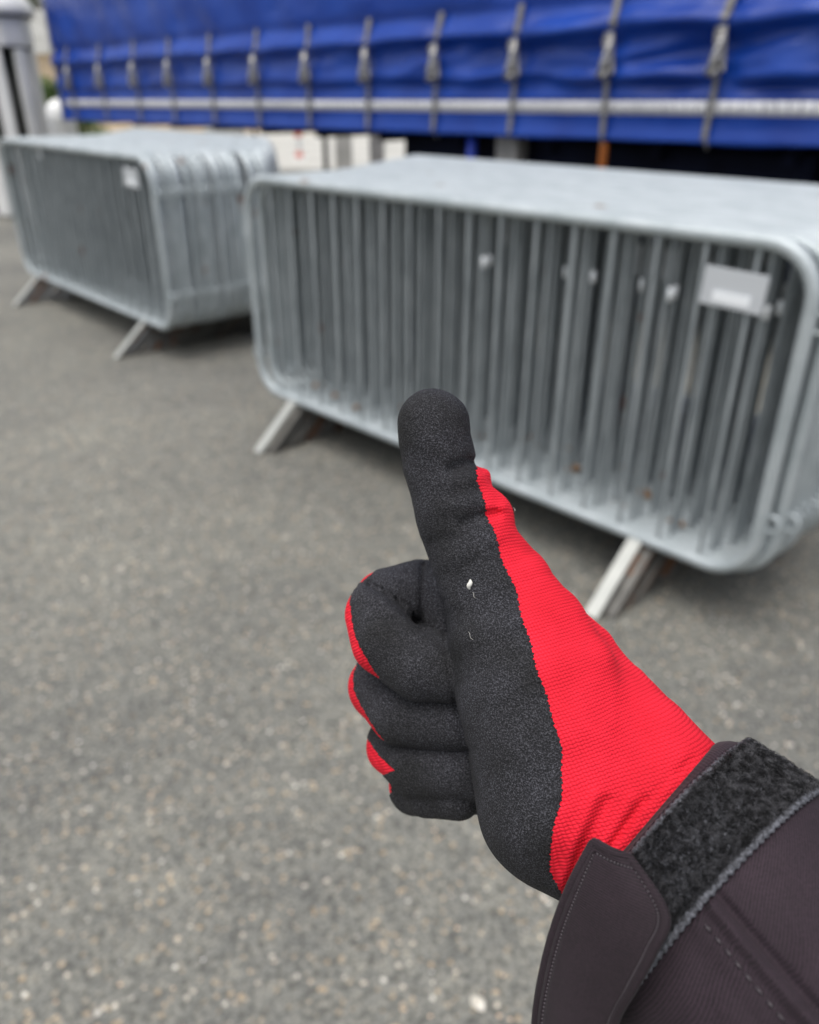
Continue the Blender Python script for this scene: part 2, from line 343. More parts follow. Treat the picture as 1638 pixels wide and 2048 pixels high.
for k in range(NR):
    dep = k*SP
    al = 0.0 if k == 0 else (0.030 if k < 11 else 0.030-0.018*(k-10))
    al += random.uniform(-0.012, 0.012) if k else 0
    pl = [(2.06, 0.935)] if k == 0 else ([({9: 1.62, 12: 1.02, 16: 1.75, 20: 1.95}[k], 0.90)] if k in (9, 12, 16, 20) else [])
    lab = ('front crowd barrier of the right-hand stack, with pale plate behind the thumb' if k == 0 else
           'rearmost crowd barrier of the right-hand stack, beside the blue trailer' if k == NR-1 else
           '%s crowd barrier counted back from the front of the right-hand stack' % ORD[k])
    barrier(O1, Y1, al, dep, lab, G1, pl, glints={1: (1.17, 1.82, 2.10), 2: (1.19, 1.55, 1.84), 3: (1.42, 1.68, 2.12)}.get(k, ()), lean=random.uniform(-.003, .003), dyaw=random.uniform(-.001, .001), front=(k == 0))
O2, Y2 = (-2.806, 5.999), math.radians(-47.95)
G2 = 'crowd barriers packed in the left-hand stack'
NL = 31
dep = 0.0
for k in range(NL):
    if k: dep += SP*(1.0 if k < 19 else 1.25) + (0.022 if k in (6, 8, 13, 19, 24) else 0)
    al = random.uniform(-0.012, 0.012) if k < 17 else -0.07*(k-16)
    pl = [(2.02, 0.95)] if k == 0 else ([(0.55, 1.00)] if k == 2 else [])
    lab = ('front crowd barrier of the left-hand stack, rusty along its top rail' if k == 0 else
           'rearmost crowd barrier of the left-hand stack, beside the blue trailer' if k == NL-1 else
           '%s crowd barrier counted back from the front of the left-hand stack' % ORD[k])
    barrier(O2, Y2, al, dep, lab, G2, pl, lean=random.uniform(-.008, .008), dyaw=random.uniform(-.004, .004), front=(k == 0), jit=0.04)

# ------------------------------------------------------------------ trailer with blue curtain side
TA = math.radians(134.76); DT = np.array([math.cos(TA), math.sin(TA)]); NT = np.array([0.71006, 0.70414])
T0 = NT*4.3
trl = empty('curtain_sided_trailer', (T0[0], T0[1], 0), math.radians(134.76-180))
tag(trl, 'blue curtain-sided lorry trailer with grey buckled straps and pale stripe behind the barriers', 'trailer')
XL, XR = -9.88, 4.2          # local x = -s
def zoff(x): s = -x; return 0.02-0.0085*(s-2.0)
straps = [-v for v in (9.48, 8.76, 8.05, 7.40, 6.73, 6.06, 5.40, 4.73, 4.07, 3.42, 2.77, 2.14)]+[-(1.48-0.66*k) for k in range(9)]
straps = [x for x in straps if x < XR-0.1]
def n3(x, y, z=0.0): return noise.noise(Vector((x, y, z)))
def curt_y(x, z):
    """outward bulge of the curtain at local x and un-sheared height z (negative y = towards the viewer)"""
    s = -x
    k = (s-9.38)/0.6615; fr = k-math.floor(k); mid = math.sin(PI*fr)     # 0 at a strap, 1 midway
    rt = max(0.0, min(1.0, (5.5-s)/4.0))                                # folds grow to the right
    press = 1.0-0.45*math.exp(-((min(fr, 1-fr)*0.66)/0.05)**2)
    def rdg(c, up, dn): d_ = z-c; return math.exp(-(d_/(up if d_ > 0 else dn))**2)
    y = 0.0
    z1 = 1.640+0.014*n3(x*1.3, 3.1)+rt*0.045*n3(x*1.1, 8.0)+0.010*mid
    y += (0.056+0.016*rt)*rdg(z1, 0.062, 0.030)*(0.85+0.15*mid)*press
    z2 = 1.425+0.018*n3(x*1.6, 5.5)+rt*0.06*n3(x*1.4, 1.7)
    y += (0.030+0.022*rt)*rdg(z2, 0.055, 0.028)*(0.5+0.5*mid)*press
    y += 0.020*rdg(1.303, 0.030, 0.016)*(0.7+0.3*mid)
    y -= 0.016*math.exp(-((z-1.765)/0.04)**2)
    y -= 0.010*math.exp(-((z-1.56)/0.035)**2)
    y += 0.022*math.exp(-((z-1.10)/0.05)**2)
    dg = n3(x*1.5+z*2.6, z*7.0-x*1.3, 2.0)+0.5*n3(x*3.1+z*5.0, z*13.0-x*2.6, 6.0)
    y += (0.2+rt*0.8)*0.075*dg*math.exp(-((z-1.55)/0.22)**2)
    if z > 1.75: y += 0.022*n3(x*3.2+z*1.6, z*0.9, 4.0)*min(1, (z-1.75)/0.15)
    y += 0.010*n3(x*1.7, z*4.0, 9.0)
    if z > 1.2: y += 0.0
    return -y
xs = list(np.arange(XL, -0.9, 0.022))+list(np.linspace(-0.9, XR, 70))
zs = list(np.arange(1.095, 2.25, 0.0125))+list(np.linspace(2.25, 3.95, 30))
V = []; F = []
for z in zs:
    for x in xs:
        zz = z + (zoff(x) if z < 2.3 else zoff(x)*max(0, (3.95-z)/1.65))
        if z == zs[0]: zz += 0.010*n3(x*2.3, 7.0)
        V.append((x, curt_y(x, z), zz))
nx = len(xs)
for j in range(len(zs)-1):
    for i in range(nx-1): F.append((j*nx+i, j*nx+i+1, (j+1)*nx+i+1, (j+1)*nx+i))
me = mesh_from('curtain', V, F)
cur = link('curtain', me, m_curt, trl); sol = cur.modifiers.new('thick', 'SOLIDIFY'); sol.thickness = 0.004; sol.offset = 0
def stripx(x0, x1, z0, z1, off, name, mt, parent, nxs=3, nzs=3):
    V = []; F = []
    for lay, oo in ((0, off), (1, off-0.003)):
        for j in range(nzs):
            for i in range(nxs):
                x = x0+(x1-x0)*i/(nxs-1); z = z0+(z1-z0)*j/(nzs-1)
                V.append((x, curt_y(x, z)-oo, z+zoff(x)))
    nn = nxs*nzs
    for j in range(nzs-1):
        for i in range(nxs-1):
            q = (j*nxs+i, j*nxs+i+1, (j+1)*nxs+i+1, (j+1)*nxs+i); F.append(q); F.append(tuple(nn+t for t in reversed(q)))
    ring = [i for i in range(nxs)]+[j*nxs+nxs-1 for j in range(1, nzs)]+[(nzs-1)*nxs+i for i in range(nxs-2, -1, -1)]+[j*nxs for j in range(nzs-2, 0, -1)]
    for a_, b_ in zip(ring, ring[1:]+ring[:1]): F.append((b_, a_, nn+a_, nn+b_))
    return link(name, mesh_from(name, V, F), mt, parent)
x = -9.74
while x < XR-0.1:
    stripx(x, x+0.056, 1.228, 1.293, 0.006, 'reflective_tape', m_tape, trl); x += 0.0595
for xk in straps:
    lean = random.uniform(-0.012, 0.012)
    st = empty('strap', (xk, 0, 0)); st.parent = trl
    up = []; 
    def band(z0, z1, wd, off, dx0, dx1, name, mt, n=10, th=0.004):
        V = []; F = []; zm = (z0+z1)/2
        b0 = min(curt_y(xk, z0+(zm-z0)*q/6) for q in range(7)); b1 = min(curt_y(xk, zm+(z1-zm)*q/6) for q in range(7))
        for j in range(n):
            t = j/(n-1); z = z0+(z1-z0)*t; xx = dx0+(dx1-dx0)*t
            base = b0*(1-t)+b1*t
            base = min(base, min(curt_y(xk+xx+q, z) for q in (-wd/2, 0, wd/2)))
            for sx_ in (-1, 1): V.append((xx+sx_*wd/2, base-off, z+zoff(xk)))
            for sx_ in (1, -1): V.append((xx+sx_*wd/2, base-off-th, z+zoff(xk)))
        for j in range(n-1):
            for a_, b_ in ((0, 1), (1, 2), (2, 3), (3, 0)): F.append((j*4+a_, j*4+b_, j*4+4+b_, j*4+4+a_))
        F.append((3, 2, 1, 0)); F.append(tuple(4*(n-1)+i for i in range(4)))
        return link(name, mesh_from(name, V, F), mt, st, smooth=False)
    band(1.645, 1.79, 0.042, 0.003, lean*.3, lean, 'upper_webbing', m_web)
    band(1.115, 1.44, 0.032, 0.014, -0.012-lean, -0.004, 'lower_webbing', m_web)
    # over-centre buckle: body plate, lever, bulging tensioner, pins
    yb = -0.052; zc = 1.50+zoff(xk)
    mb = MB(); Rt = Matrix.Rotation(math.radians(-7+random.uniform(-3, 3)), 3, 'Y')
    mb.box((0.002, yb, zc+0.02), (0.056, 0.012, 0.20), Rt, bev=0.003)
    mb.box((0.020, yb-0.008, zc+0.01), (0.005, 0.022, 0.17), Rt, bev=0.001); mb.box((-0.022, yb-0.008, zc+0.01), (0.005, 0.022, 0.17), Rt, bev=0.001)
    bk = mb.build('buckle', m_buckle, st)
    lv = MB(); lv.tube([(0.012, yb-0.012, zc+0.10), (0.006, yb-0.020, zc+0.04), (-0.006, yb-0.028, zc-0.03), (-0.022, yb-0.032, zc-0.085)], [0.013, 0.018, 0.026, 0.016], 8)
    lv.tube([(-0.040, yb-0.020, zc-0.075), (0.014, yb-0.018, zc-0.085)], 0.024, 9)
    lv.build('lever', m_buckle, bk)
    hk = MB(); hk.tube([(-0.012, -0.012, 1.13+zoff(xk)), (-0.012, -0.020, 1.09+zoff(xk)), (-0.012, 0.0, 1.07+zoff(xk)), (-0.012, 0.012, 1.085+zoff(xk))], 0.006, 6)
    hk.build('hook', m_grey, st)
bx = MB()
bx.box(((XL+XR)/2, 1.29, 1.165), (XR-XL, 2.48, 0.09)); bx.build('floor', m_navy, trl)
bx = MB(); bx.box(((XL+XR)/2, 2.56, 2.5), (XR-XL, 0.02, 2.9)); bx.build('far_curtain', m_curt, trl)
bx = MB(); bx.box(((XL+XR)/2, 1.29, 3.98), (XR-XL+0.04, 2.56, 0.06), bev=0.01); bx.build('roof', m_silver, trl)
bx = MB(); bx.box((XL-0.045, 1.29, 2.53), (0.05, 2.5, 2.85), bev=0.01); bx.build('end_door', m_silver, trl)
bx = MB(); bx.box((XR+0.045, 1.29, 2.53), (0.05, 2.5, 2.85), bev=0.01); bx.build('end_wall', m_silver, trl)
bx = MB(); bx.tube([(XL-0.02, 0.0, 1.03), (XL-0.02, 0.0, 3.9)], 0.014, 8); bx.build('corner_post', m_silver, trl)
for yy in (0.75, 1.83):
    bx = MB(); bx.box(((XL+XR)/2, yy, 1.07), (XR-XL-0.3, 0.12, 0.10)); bx.build('chassis_rail', m_navy, trl)
for xx in np.arange(XL+0.6, XR, 0.75):
    bx = MB(); bx.box((xx, 1.29, 1.07), (0.06, 2.3, 0.10)); bx.build('cross_member', m_navy, trl)
def wheel(x, y):
    e = empty('wheel', (x, y, 0.50)); e.parent = trl
    tb = MB(); prof = [(0.30, -0.13), (0.44, -0.15), (0.49, -0.11), (0.50, 0), (0.49, 0.11), (0.44, 0.15), (0.30, 0.13)]; n = 32
    V = []; F = []
    for r_, y_ in prof:
        for k in range(n): a_ = 2*PI*k/n; V.append((r_*math.cos(a_), y_, r_*math.sin(a_)))
    m_ = len(prof)
    for j in range(m_-1):
        for k in range(n): F.append((j*n+k, j*n+(k+1) % n, (j+1)*n+(k+1) % n, (j+1)*n+k))
    tb.add(V, F, True); tb.build('tyre', m_black, e)
    rb = MB(); V = []; F = []
    prof = [(0.305, -0.12), (0.28, -0.10), (0.25, -0.02), (0.12, -0.01), (0.11, -0.10), (0.0, -0.12)]
    for r_, y_ in prof:
        for k in range(n): a_ = 2*PI*k/n; V.append((r_*math.cos(a_), y_, r_*math.sin(a_)))
    for j in range(len(prof)-1):
        for k in range(n): F.append((j*n+k, j*n+(k+1) % n, (j+1)*n+(k+1) % n, (j+1)*n+k))
    rb.add(V, F, True)
    for k in range(8): a_ = 2*PI*k/8; rb.box((0.17*math.cos(a_), -0.03, 0.17*math.sin(a_)), (0.03, 0.04, 0.03))
    rb.build('rim', m_grey, e)
for xx in (1.75, 3.0):
    for yy in (0.35, 2.2): wheel(xx, yy)
for yy in (0.45, 2.1):
    for xx, ww in ((-3.16, 2.96), (-0.35, 2.5)):
        bx = MB(); bx.box((xx, yy+0.05 if yy < 1 else yy, 0.76), (ww, 0.55, 0.66), bev=0.03); bx.build('underfloor_blocker', m_navy, trl)  # boxes added to block the light beyond and keep the underside dark
bx = MB(); bx.box((-3.52, 0.10, 0.62), (0.17, 0.12, 1.05), bev=0.01); bx.box((-3.52, 0.10, 0.05), (0.30, 0.25, 0.05), bev=0.01); bx.build('landing_leg', m_grey, trl)
bx = MB(); bx.tube([(-3.84, 0.08, 1.14), (-3.84, 0.08, 0.70)], 0.035, 10); bx.build('air_line', m_blue2, trl)
bx = MB(); bx.box((-2.77, -0.005, 0.985+zoff(-2.77)), (0.045, 0.03, 0.19), bev=0.008); bx.build('side_marker', m_orange, trl)

# ------------------------------------------------------------------ things beyond
def ray(px, py):
    d = cw(cpt(px, py, 1.0))-CAM; return d
def on_y(px, Y):                 # ground point in the picture column px at world distance Y
    d = ray(px, 160); return CAM[0]+d[0]*Y/d[1]
# round kiosk of upright slats with a domed white cap
KY = 10.2; kx = on_y(10, KY)
ki = empty('slatted_kiosk', (kx, KY, 0)); tag(ki, 'white round kiosk of upright pale slats under a panelled head and domed cap', 'kiosk')
for k in range(8):
    a_ = 2*PI*k/8+0.28
    b = MB(); b.box((0.33*math.cos(a_), 0.33*math.sin(a_), 0.89), (0.07, 0.125, 1.70), Matrix.Rotation(a_, 3, 'Z'), bev=0.008)
    b.build('upright_slat', m_white, ki)
b = MB(); b.tube([(0, 0, 0.03), (0, 0, 1.74)], 0.235, 20); b.build('core', m_dark, ki)
def octa(r0, r1, z0, z1, n=10, smooth=False, name='x', mt=None, parent=None):
    V = [(r*math.cos(2*PI*k/n+.25), r*math.sin(2*PI*k/n+.25), z) for r, z in ((r0, z0), (r1, z1)) for k in range(n)]
    F = [(k, (k+1) % n, n+(k+1) % n, n+k) for k in range(n)]+[tuple(reversed(range(n))), tuple(range(n, 2*n))]
    b = MB(); b.add(V, F, smooth); return b.build(name, mt, parent)
octa(0.36, 0.36, 1.735, 1.765, name='dark_rim', mt=m_dark, parent=ki)
octa(0.37, 0.37, 1.765, 2.03, name='head', mt=m_white, parent=ki)
for k in range(10):
    a_ = 2*PI*(k+.5)/10+.25
    b = MB(); b.box((0.357*math.cos(a_), 0.357*math.sin(a_), 1.90), (0.012, 0.17, 0.20), Matrix.Rotation(a_, 3, 'Z'), bev=0.004); b.build('head_panel', m_white, ki)
octa(0.41, 0.41, 2.03, 2.06, name='cornice', mt=m_dark, parent=ki)
V = []; F = []; n = 24; J = 8
for j in range(J+1):
    an = j/J*PI/2; V += [(0.45*math.cos(an)*math.cos(2*PI*k/n), 0.45*math.cos(an)*math.sin(2*PI*k/n), 2.06+0.30*math.sin(an)) for k in range(n)]
for j in range(J):
    for k in range(n): F.append((j*n+k, j*n+(k+1) % n, (j+1)*n+(k+1) % n, (j+1)*n+k))
F.append(tuple(reversed(range(n)))); b = MB(); b.add(V, F, True); b.build('dome', m_white, ki)
# round-topped white bin
by = 12.5; bxx = on_y(108, by)
bi = empty('litter_bin', (bxx, by, 0)); tag(bi, 'white round-topped litter bin standing left of the trailer corner', 'bin')
b = MB(); V = []; F = []; n = 20; prof = [(0.17, 0.03), (0.19, 0.06), (0.19, 0.98), (0.195, 0.99), (0.195, 1.02), (0.185, 1.03)]
for r_, z_ in prof: V += [(r_*math.cos(2*PI*k/n), r_*math.sin(2*PI*k/n), z_) for k in range(n)]
for j in range(len(prof)-1):
    for k in range(n): F.append((j*n+k, j*n+(k+1) % n, (j+1)*n+(k+1) % n, (j+1)*n+k))
F.append(tuple(reversed(range(n)))); b.add(V, F, True); b.build('body', m_white, bi)
b = MB(); V = []; F = []
for j in range(7):
    an = j/6*PI/2; V += [(0.192*math.cos(an)*math.cos(2*PI*k/n), 0.192*math.cos(an)*math.sin(2*PI*k/n), 1.03+0.20*math.sin(an)) for k in range(n)]
for j in range(6):
    for k in range(n): F.append((j*n+k, j*n+(k+1) % n, (j+1)*n+(k+1) % n, (j+1)*n+k))
b.add(V, F, True); b.build('domed_lid', m_white, bi)
# house with grey roof
hy = 36; hx = on_y(92, hy)
ho = empty('house', (hx, hy, 0)); tag(ho, 'low beige house with long grey roof beyond the yellow-flowered bush', 'house')
b = MB(); b.box((0, 3, 1.3), (12, 6, 2.6)); b.build('wall', m_beige, ho)
b = MB(); b.add([(-6.4, -0.4, 2.55), (6.4, -0.4, 2.55), (6.4, 3, 4.25), (-6.4, 3, 4.25), (-6.4, 6.4, 2.55), (6.4, 6.4, 2.55)], [(0, 1, 2, 3), (3, 2, 5, 4), (0, 3, 4), (1, 5, 2), (0, 4, 5, 1)]); b.build('roof', m_roof, ho)
for xx in (-4.6, -2.6, 2.4, 4.6):
    b = MB(); b.box((xx, -0.01, 1.45), (1.0, 0.06, 1.1)); q = b.build('window', m_white, ho)
    b = MB(); b.box((xx, -0.045, 1.45), (0.84, 0.02, 0.94)); b.build('pane', m_glass, q)
# foliage helper: many leaf-sized faces through a volume
def leaves(name, cx, cy, cz, rx, ry, rz, n, size, mt, parent, blobs=9, seed=1):
    r = random.Random(seed); C = [(r.uniform(-.65, .65)*rx, r.uniform(-.65, .65)*ry, r.uniform(-.6, .6)*rz, r.uniform(.3, .55)) for _ in range(blobs)]
    V = []; F = []
    for i in range(n):
        bx_, by_, bz_, br = r.choice(C)
        d = Vector((r.gauss(0, 1), r.gauss(0, 1), r.gauss(0, 1))).normalized()*(r.random()**0.4)*br
        p = Vector((cx+bx_+d.x*rx, cy+by_+d.y*ry, cz+bz_+d.z*rz))
        u = Vector((r.gauss(0, 1), r.gauss(0, 1), r.gauss(0, .6))).normalized(); v = u.orthogonal().normalized(); s = size*r.uniform(.6, 1.4)
        q = len(V); V += [p-u*s, p+v*s*.5, p+u*s, p-v*s*.5]; F.append((q, q+1, q+2, q+3))
    return link(name, mesh_from(name, V, F), mt, parent, smooth=False)
for i, (px_, sc) in enumerate(((60, 1.0), (98, 1.0), (140, 0.9))):
    X = on_y(px_, 21); bu = empty('bush', (X, 21, 0)); tag(bu, ['green bush behind the slatted kiosk', 'green bush with yellow blossom behind the white litter bin', 'green bush hidden by the trailer corner'][i], 'bush', 'bushes in front of the beige house')
    leaves('foliage', 0, 0, 0.85*sc, 0.75, 0.6, 0.85*sc, 2600, 0.05, m_leafy, bu, seed=20+i)
    if i == 1: leaves('blossom', -0.05, -0.35, 1.0, 0.3, 0.3, 0.28, 160, 0.04, m_yel, bu, 3, seed=5)
    b = MB(); b.tube([(0, 0, 0), (0.03, 0, 0.5), (0, 0, 0.9)], [0.04, 0.03, 0.02], 6); b.build('stem', m_bark, bu)
tx = on_y(88, 47); tr = empty('tree', (tx, 47, 0)); tag(tr, 'broad green tree rising behind the beige house', 'tree')
leaves('crown', 0, 0, 8.2, 3.6, 3.2, 3.1, 9000, 0.16, m_leafy, tr, 14, seed=3)
b = MB(); b.tube([(0, 0, 0), (0.1, 0, 3), (0, 0, 6)], [0.32, 0.25, 0.15], 9)
for q in range(5):
    a_ = q*1.3; b.tube([(0, 0, 4.0+q*.4), (1.1*math.cos(a_), 1.1*math.sin(a_), 6+q*.3), (2.0*math.cos(a_), 2.0*math.sin(a_), 7.4+q*.3)], [0.12, 0.08, 0.04], 6)
b.build('trunk', m_bark, tr)
# seen beneath the trailer
wy = 31; lw = empty('low_wall', (on_y(570, wy), wy, 0)); tag(lw, 'low beige wall across the paving seen beneath the trailer', 'wall')
b = MB(); b.box((0, 0, 0.42), (16, 0.3, 0.84)); b.build('wall_body', m_beige, lw)
b = MB(); b.box((0, 0, 0.87), (16.1, 0.4, 0.06)); b.build('coping', m_white, lw)
def post(px_, Y, h, r, name, label, cat, mats, group=None):
    e = empty(name, (on_y(px_, Y), Y, 0)); tag(e, label, cat, group)
    b = MB(); b.tube([(0, 0, 0), (0, 0, h)], r, 12); b.build('shaft', mats[0], e)
    if len(mats) > 1:
        for z, hh in ((h*0.72, 0.13), (0.10, 0.05)):
            b = MB(); b.tube([(0, 0, z-hh), (0, 0, z+hh)], r+0.006, 12); b.build('red_band', mats[1], e)
    b = MB(); b.box((0, 0, 0.02), (r*4, r*4, 0.04), bev=0.008); b.build('base', mats[-1] if len(mats) > 2 else m_dark, e)
    return e
post(590, 19.0, 0.80, 0.075, 'marker_post', 'white marker post with red bands on the pale paving', 'post', (m_white, m_red, m_white))
post(645, 16.0, 1.15, 0.05, 'dark_post', 'thin black post right of the red-banded marker post', 'post', (m_dark,))
post(500, 24.0, 1.1, 0.05, 'steel_post', 'thin dark post on the far edge of the paving', 'post', (m_dark,))
def block(px_, Y, size, name, label, cat, mt, group=None):
    e = empty(name, (on_y(px_, Y), Y, 0)); tag(e, label, cat, group)
    b = MB(); b.box((0, 0, size[2]/2), size, bev=0.02); b.build('body', mt, e)
    b = MB(); b.box((0, 0, size[2]+0.02), (size[0]+.04, size[1]+.04, 0.04), bev=0.01); b.build('lid', mt, e)
block(683, 16.2, (0.30, 0.3, 0.85), 'storage_bin', 'pale bin beneath the trailer, right of the black post', 'bin', m_pgrey)
block(752, 15.4, (0.26, 0.3, 0.75), 'grey_bin', 'grey bin in the shade right of the white bin', 'bin', m_grey)
block(440, 20.0, (0.8, 0.6, 0.75), 'white_crate', 'pale crate behind the left-hand barrier stack', 'crate', m_pgrey)
block(412, 22.0, (0.30, 0.3, 0.9), 'dark_crate', 'dark crate beside the pale crate under the trailer', 'crate', m_dark)
# blue crates left of the left stack
cr = empty('blue_crate', (on_y(-18, 12.0), 12.0, 0)); tag(cr, 'blue plastic crate at the far left edge behind the left barrier stack', 'crate')
b = MB(); b.box((0, 0, 0.36), (0.40, 0.4, 0.72), bev=0.02); b.build('body', m_blue3, cr)
b = MB(); b.box((0, 0, 0.735), (0.44, 0.44, 0.03), bev=0.01); b.build('rim', m_blue3, cr)

# ------------------------------------------------------------------ litter on the asphalt
def pebbles(name, n, mt, smin, smax, seed):
    r = random.Random(seed); mb = MB()
    for i in range(n):
        X, Y = r.uniform(-1.6, 1.6), r.uniform(0.68, 4.0); s = r.uniform(smin, smax)
        V = []; F = [(0, 2, 4), (0, 4, 3), (0, 3, 5), (0, 5, 2), (1, 4, 2), (1, 3, 4), (1, 5, 3), (1, 2, 5)]
        for d in ((0, 0, 1), (0, 0, -1), (1, 0, 0), (-1, 0, 0), (0, 1, 0), (0, -1, 0)):
            V.append((X+d[0]*s*r.uniform(.6, 1.2), Y+d[1]*s*r.uniform(.6, 1.2), s*0.35+d[2]*s*r.uniform(.4, .7)))
        mb.add(V, F)
    return tag(mb.build(name, mt), kind='stuff')
tag(pebbles('white_chippings', 240, m_pebw, 0.0020, 0.0042, 4), 'white stone chippings scattered on the asphalt', 'gravel')
tag(pebbles('tan_chippings', 850, m_pebt, 0.0022, 0.0045, 9), 'tan stone chippings scattered on the asphalt', 'gravel')
def leaf(X, Y, z, size, mt, label, rz, parent_group=None):
    def fn(u, v):
        wdt = math.sin(PI*min(1, max(0, v*0.96+0.02)))**0.8*0.33
        return ((u-.5)*2*wdt*size, (v-.5)*size, 0.10*size*abs(u-.5)*2*wdt*3+0.05*size*math.sin(v*5))
    me = grid_mesh('leaf', fn, 5, 9); o = link('leaf', me, mt); o.location = (X, Y, z); o.rotation_euler = (random.uniform(-.15, .15), random.uniform(-.15, .15), rz)
    so = o.modifiers.new('t', 'SOLIDIFY'); so.thickness = 0.0006
    tag(o, label, 'leaf', parent_group); return o
leaf(0.1167, 0.802, 0.004, 0.034, m_pale, 'pale dry leaf on the asphalt beside the jacket cuff, bottom of the view', 0.5)
leaf(-0.50, 3.20, 0.004, 0.045, m_dry, 'brown leaf on the asphalt by the left foot of the right-hand stack', 0.9)
for i in range(14):
    a_ = 0.12+0.14*i+random.uniform(-.03, .03); dd = random.uniform(0.04, 0.42)
    X = O1[0]+math.cos(Y1)*a_-math.sin(Y1)*dd; Y = O1[1]+math.sin(Y1)*a_+math.cos(Y1)*dd
    leaf(X, Y, 0.214, 0.06, m_dry, 'dry brown leaf lying on the bottom rails inside the right-hand stack', random.uniform(0, 6), 'dry leaves caught in the right-hand stack')

# ------------------------------------------------------------------ the gloved hand
K = 1.0/FPX
def seg(a, b): 
    A = cpt(*a[:3]); B = cpt(*b[:3]); return (A, B, a[3]*K*a[2], b[3]*K*b[2])
def chain(P): return [seg(P[i], P[i+1]) for i in range(len(P)-1)] if len(P) > 1 else [seg(P[0], P[0])]
GROUPS = [
 ('thumb', 0.006, [chain([(866, 846, .300, 68), (868, 880, .300, 69), (879, 930, .302, 73), (900, 985, .303, 78), (925, 1045, .303, 84), (955, 1110, .303, 93), (1001, 1190, .302, 113), (1042, 1290, .298, 144), (1078, 1390, .292, 168), (1116, 1490, .287, 180), (1145, 1585, .283, 194), (1215, 1685, .275, 134)]),
   chain([(1075, 1225, .316, 66), (1150, 1330, .308, 90), (1200, 1417, .298, 112), (1262, 1510, .286, 138), (1318, 1592, .272, 153), (1460, 1730, .255, 150), (1560, 1840, .24, 150)]),
   chain([(1215, 1690, .273, 132), (1330, 1800, .255, 140), (1450, 1930, .24, 140)]),
   chain([(1265, 1640, .276, 150), (1400, 1780, .255, 160)])]),
 ('palm', 0.009, [chain([(1250, 1580, .290, 120), (1000, 1240, .355, 76)]), chain([(1240, 1620, .290, 120), (1000, 1370, .362, 76)]),
   chain([(1220, 1650, .290, 115), (1010, 1480, .358, 70)]), chain([(1200, 1670, .290, 110), (1030, 1560, .346, 62)]), chain([(1060, 1300, .335, 90), (1060, 1540, .325, 90)])]),
 ('index', 0.002, [chain([(1000, 1235, .355, 78), (900, 1198, .345, 78), (845, 1194, .337, 73), (778, 1200, .3295, 66)])]),
 ('index', 0.002, [chain([(756, 1228, .3225, 65), (774, 1288, .312, 68), (842, 1328, .306, 70), (905, 1338, .303, 64)])]),
 ('web', 0.002, [chain([(906, 1178, .329, 60), (903, 1300, .324, 60)])]),
 ('middle', 0.003, [chain([(1000, 1370, .360, 76), (768, 1375, .337, 69)])]),
 ('middle', 0.003, [chain([(768, 1375, .337, 69), (806, 1424, .320, 64), (870, 1434, .314, 62), (945, 1440, .309, 59)])]),
 ('ring', 0.003, [chain([(1010, 1480, .356, 68), (800, 1492, .336, 64)])]),
 ('ring', 0.003, [chain([(800, 1492, .336, 64), (832, 1531, .322, 59), (885, 1538, .316, 56), (945, 1542, .311, 53)])]),
 ('pinky', 0.003, [chain([(1030, 1560, .346, 60), (832, 1570, .334, 54)])]),
 ('pinky', 0.003, [chain([(832, 1570, .334, 54), (858, 1588, .324, 46), (915, 1592, .316, 44)])]),
 ('seam', 0.0008, [chain([(952, 958, .3065, 31), (962, 992, .307, 28)]), chain([(930, 1025, .305, 76), (952, 1040, .305, 75)])]),
]
def sd_seg(P, s):
    A, B, ra, rb = s; ab = B-A; L2 = float(ab@ab)
    if L2 < 1e-12: return np.sqrt(((P-A)**2).sum(-1))-ra
    t = np.clip(((P-A)@ab)/L2, 0, 1)
    d = P-A-t[..., None]*ab
    return np.sqrt((d**2).sum(-1))-(ra+(rb-ra)*t)
def smin(a, b, k):
    h = np.clip(0.5+0.5*(b-a)/k, 0, 1); return b*(1-h)+a*h-k*h*(1-h)
KG = {'palm': 0.012, 'index': 0.0012, 'web': 0.0012, 'middle': 0.0022, 'ring': 0.0022, 'pinky': 0.0022, 'seam': 0.002}
def combine(ds):
    d = None
    for (nm, k, _), dd in zip(GROUPS, ds):
        if d is None: d = dd
        else: d = smin(d, dd, KG[nm])
    return d
def group_d(P, gi):
    nm, k, cc_ = GROUPS[gi]; d = None
    for ch in cc_:
        x = None
        for s in ch: y = sd_seg(P, s); x = y if x is None else np.minimum(x, y)
        d = x if d is None else smin(d, x, k)
    return d
def pline(px, py, pts, wd):
    best = np.full(px.shape, 1e9)
    for (x0, y0), (x1, y1) in zip(pts[:-1], pts[1:]):
        ax, ay = x1-x0, y1-y0; t = np.clip(((px-x0)*ax+(py-y0)*ay)/(ax*ax+ay*ay), 0, 1)
        best = np.minimum(best, np.hypot(px-x0-t*ax, py-y0-t*ay))
    return np.exp(-(best/wd)**2)
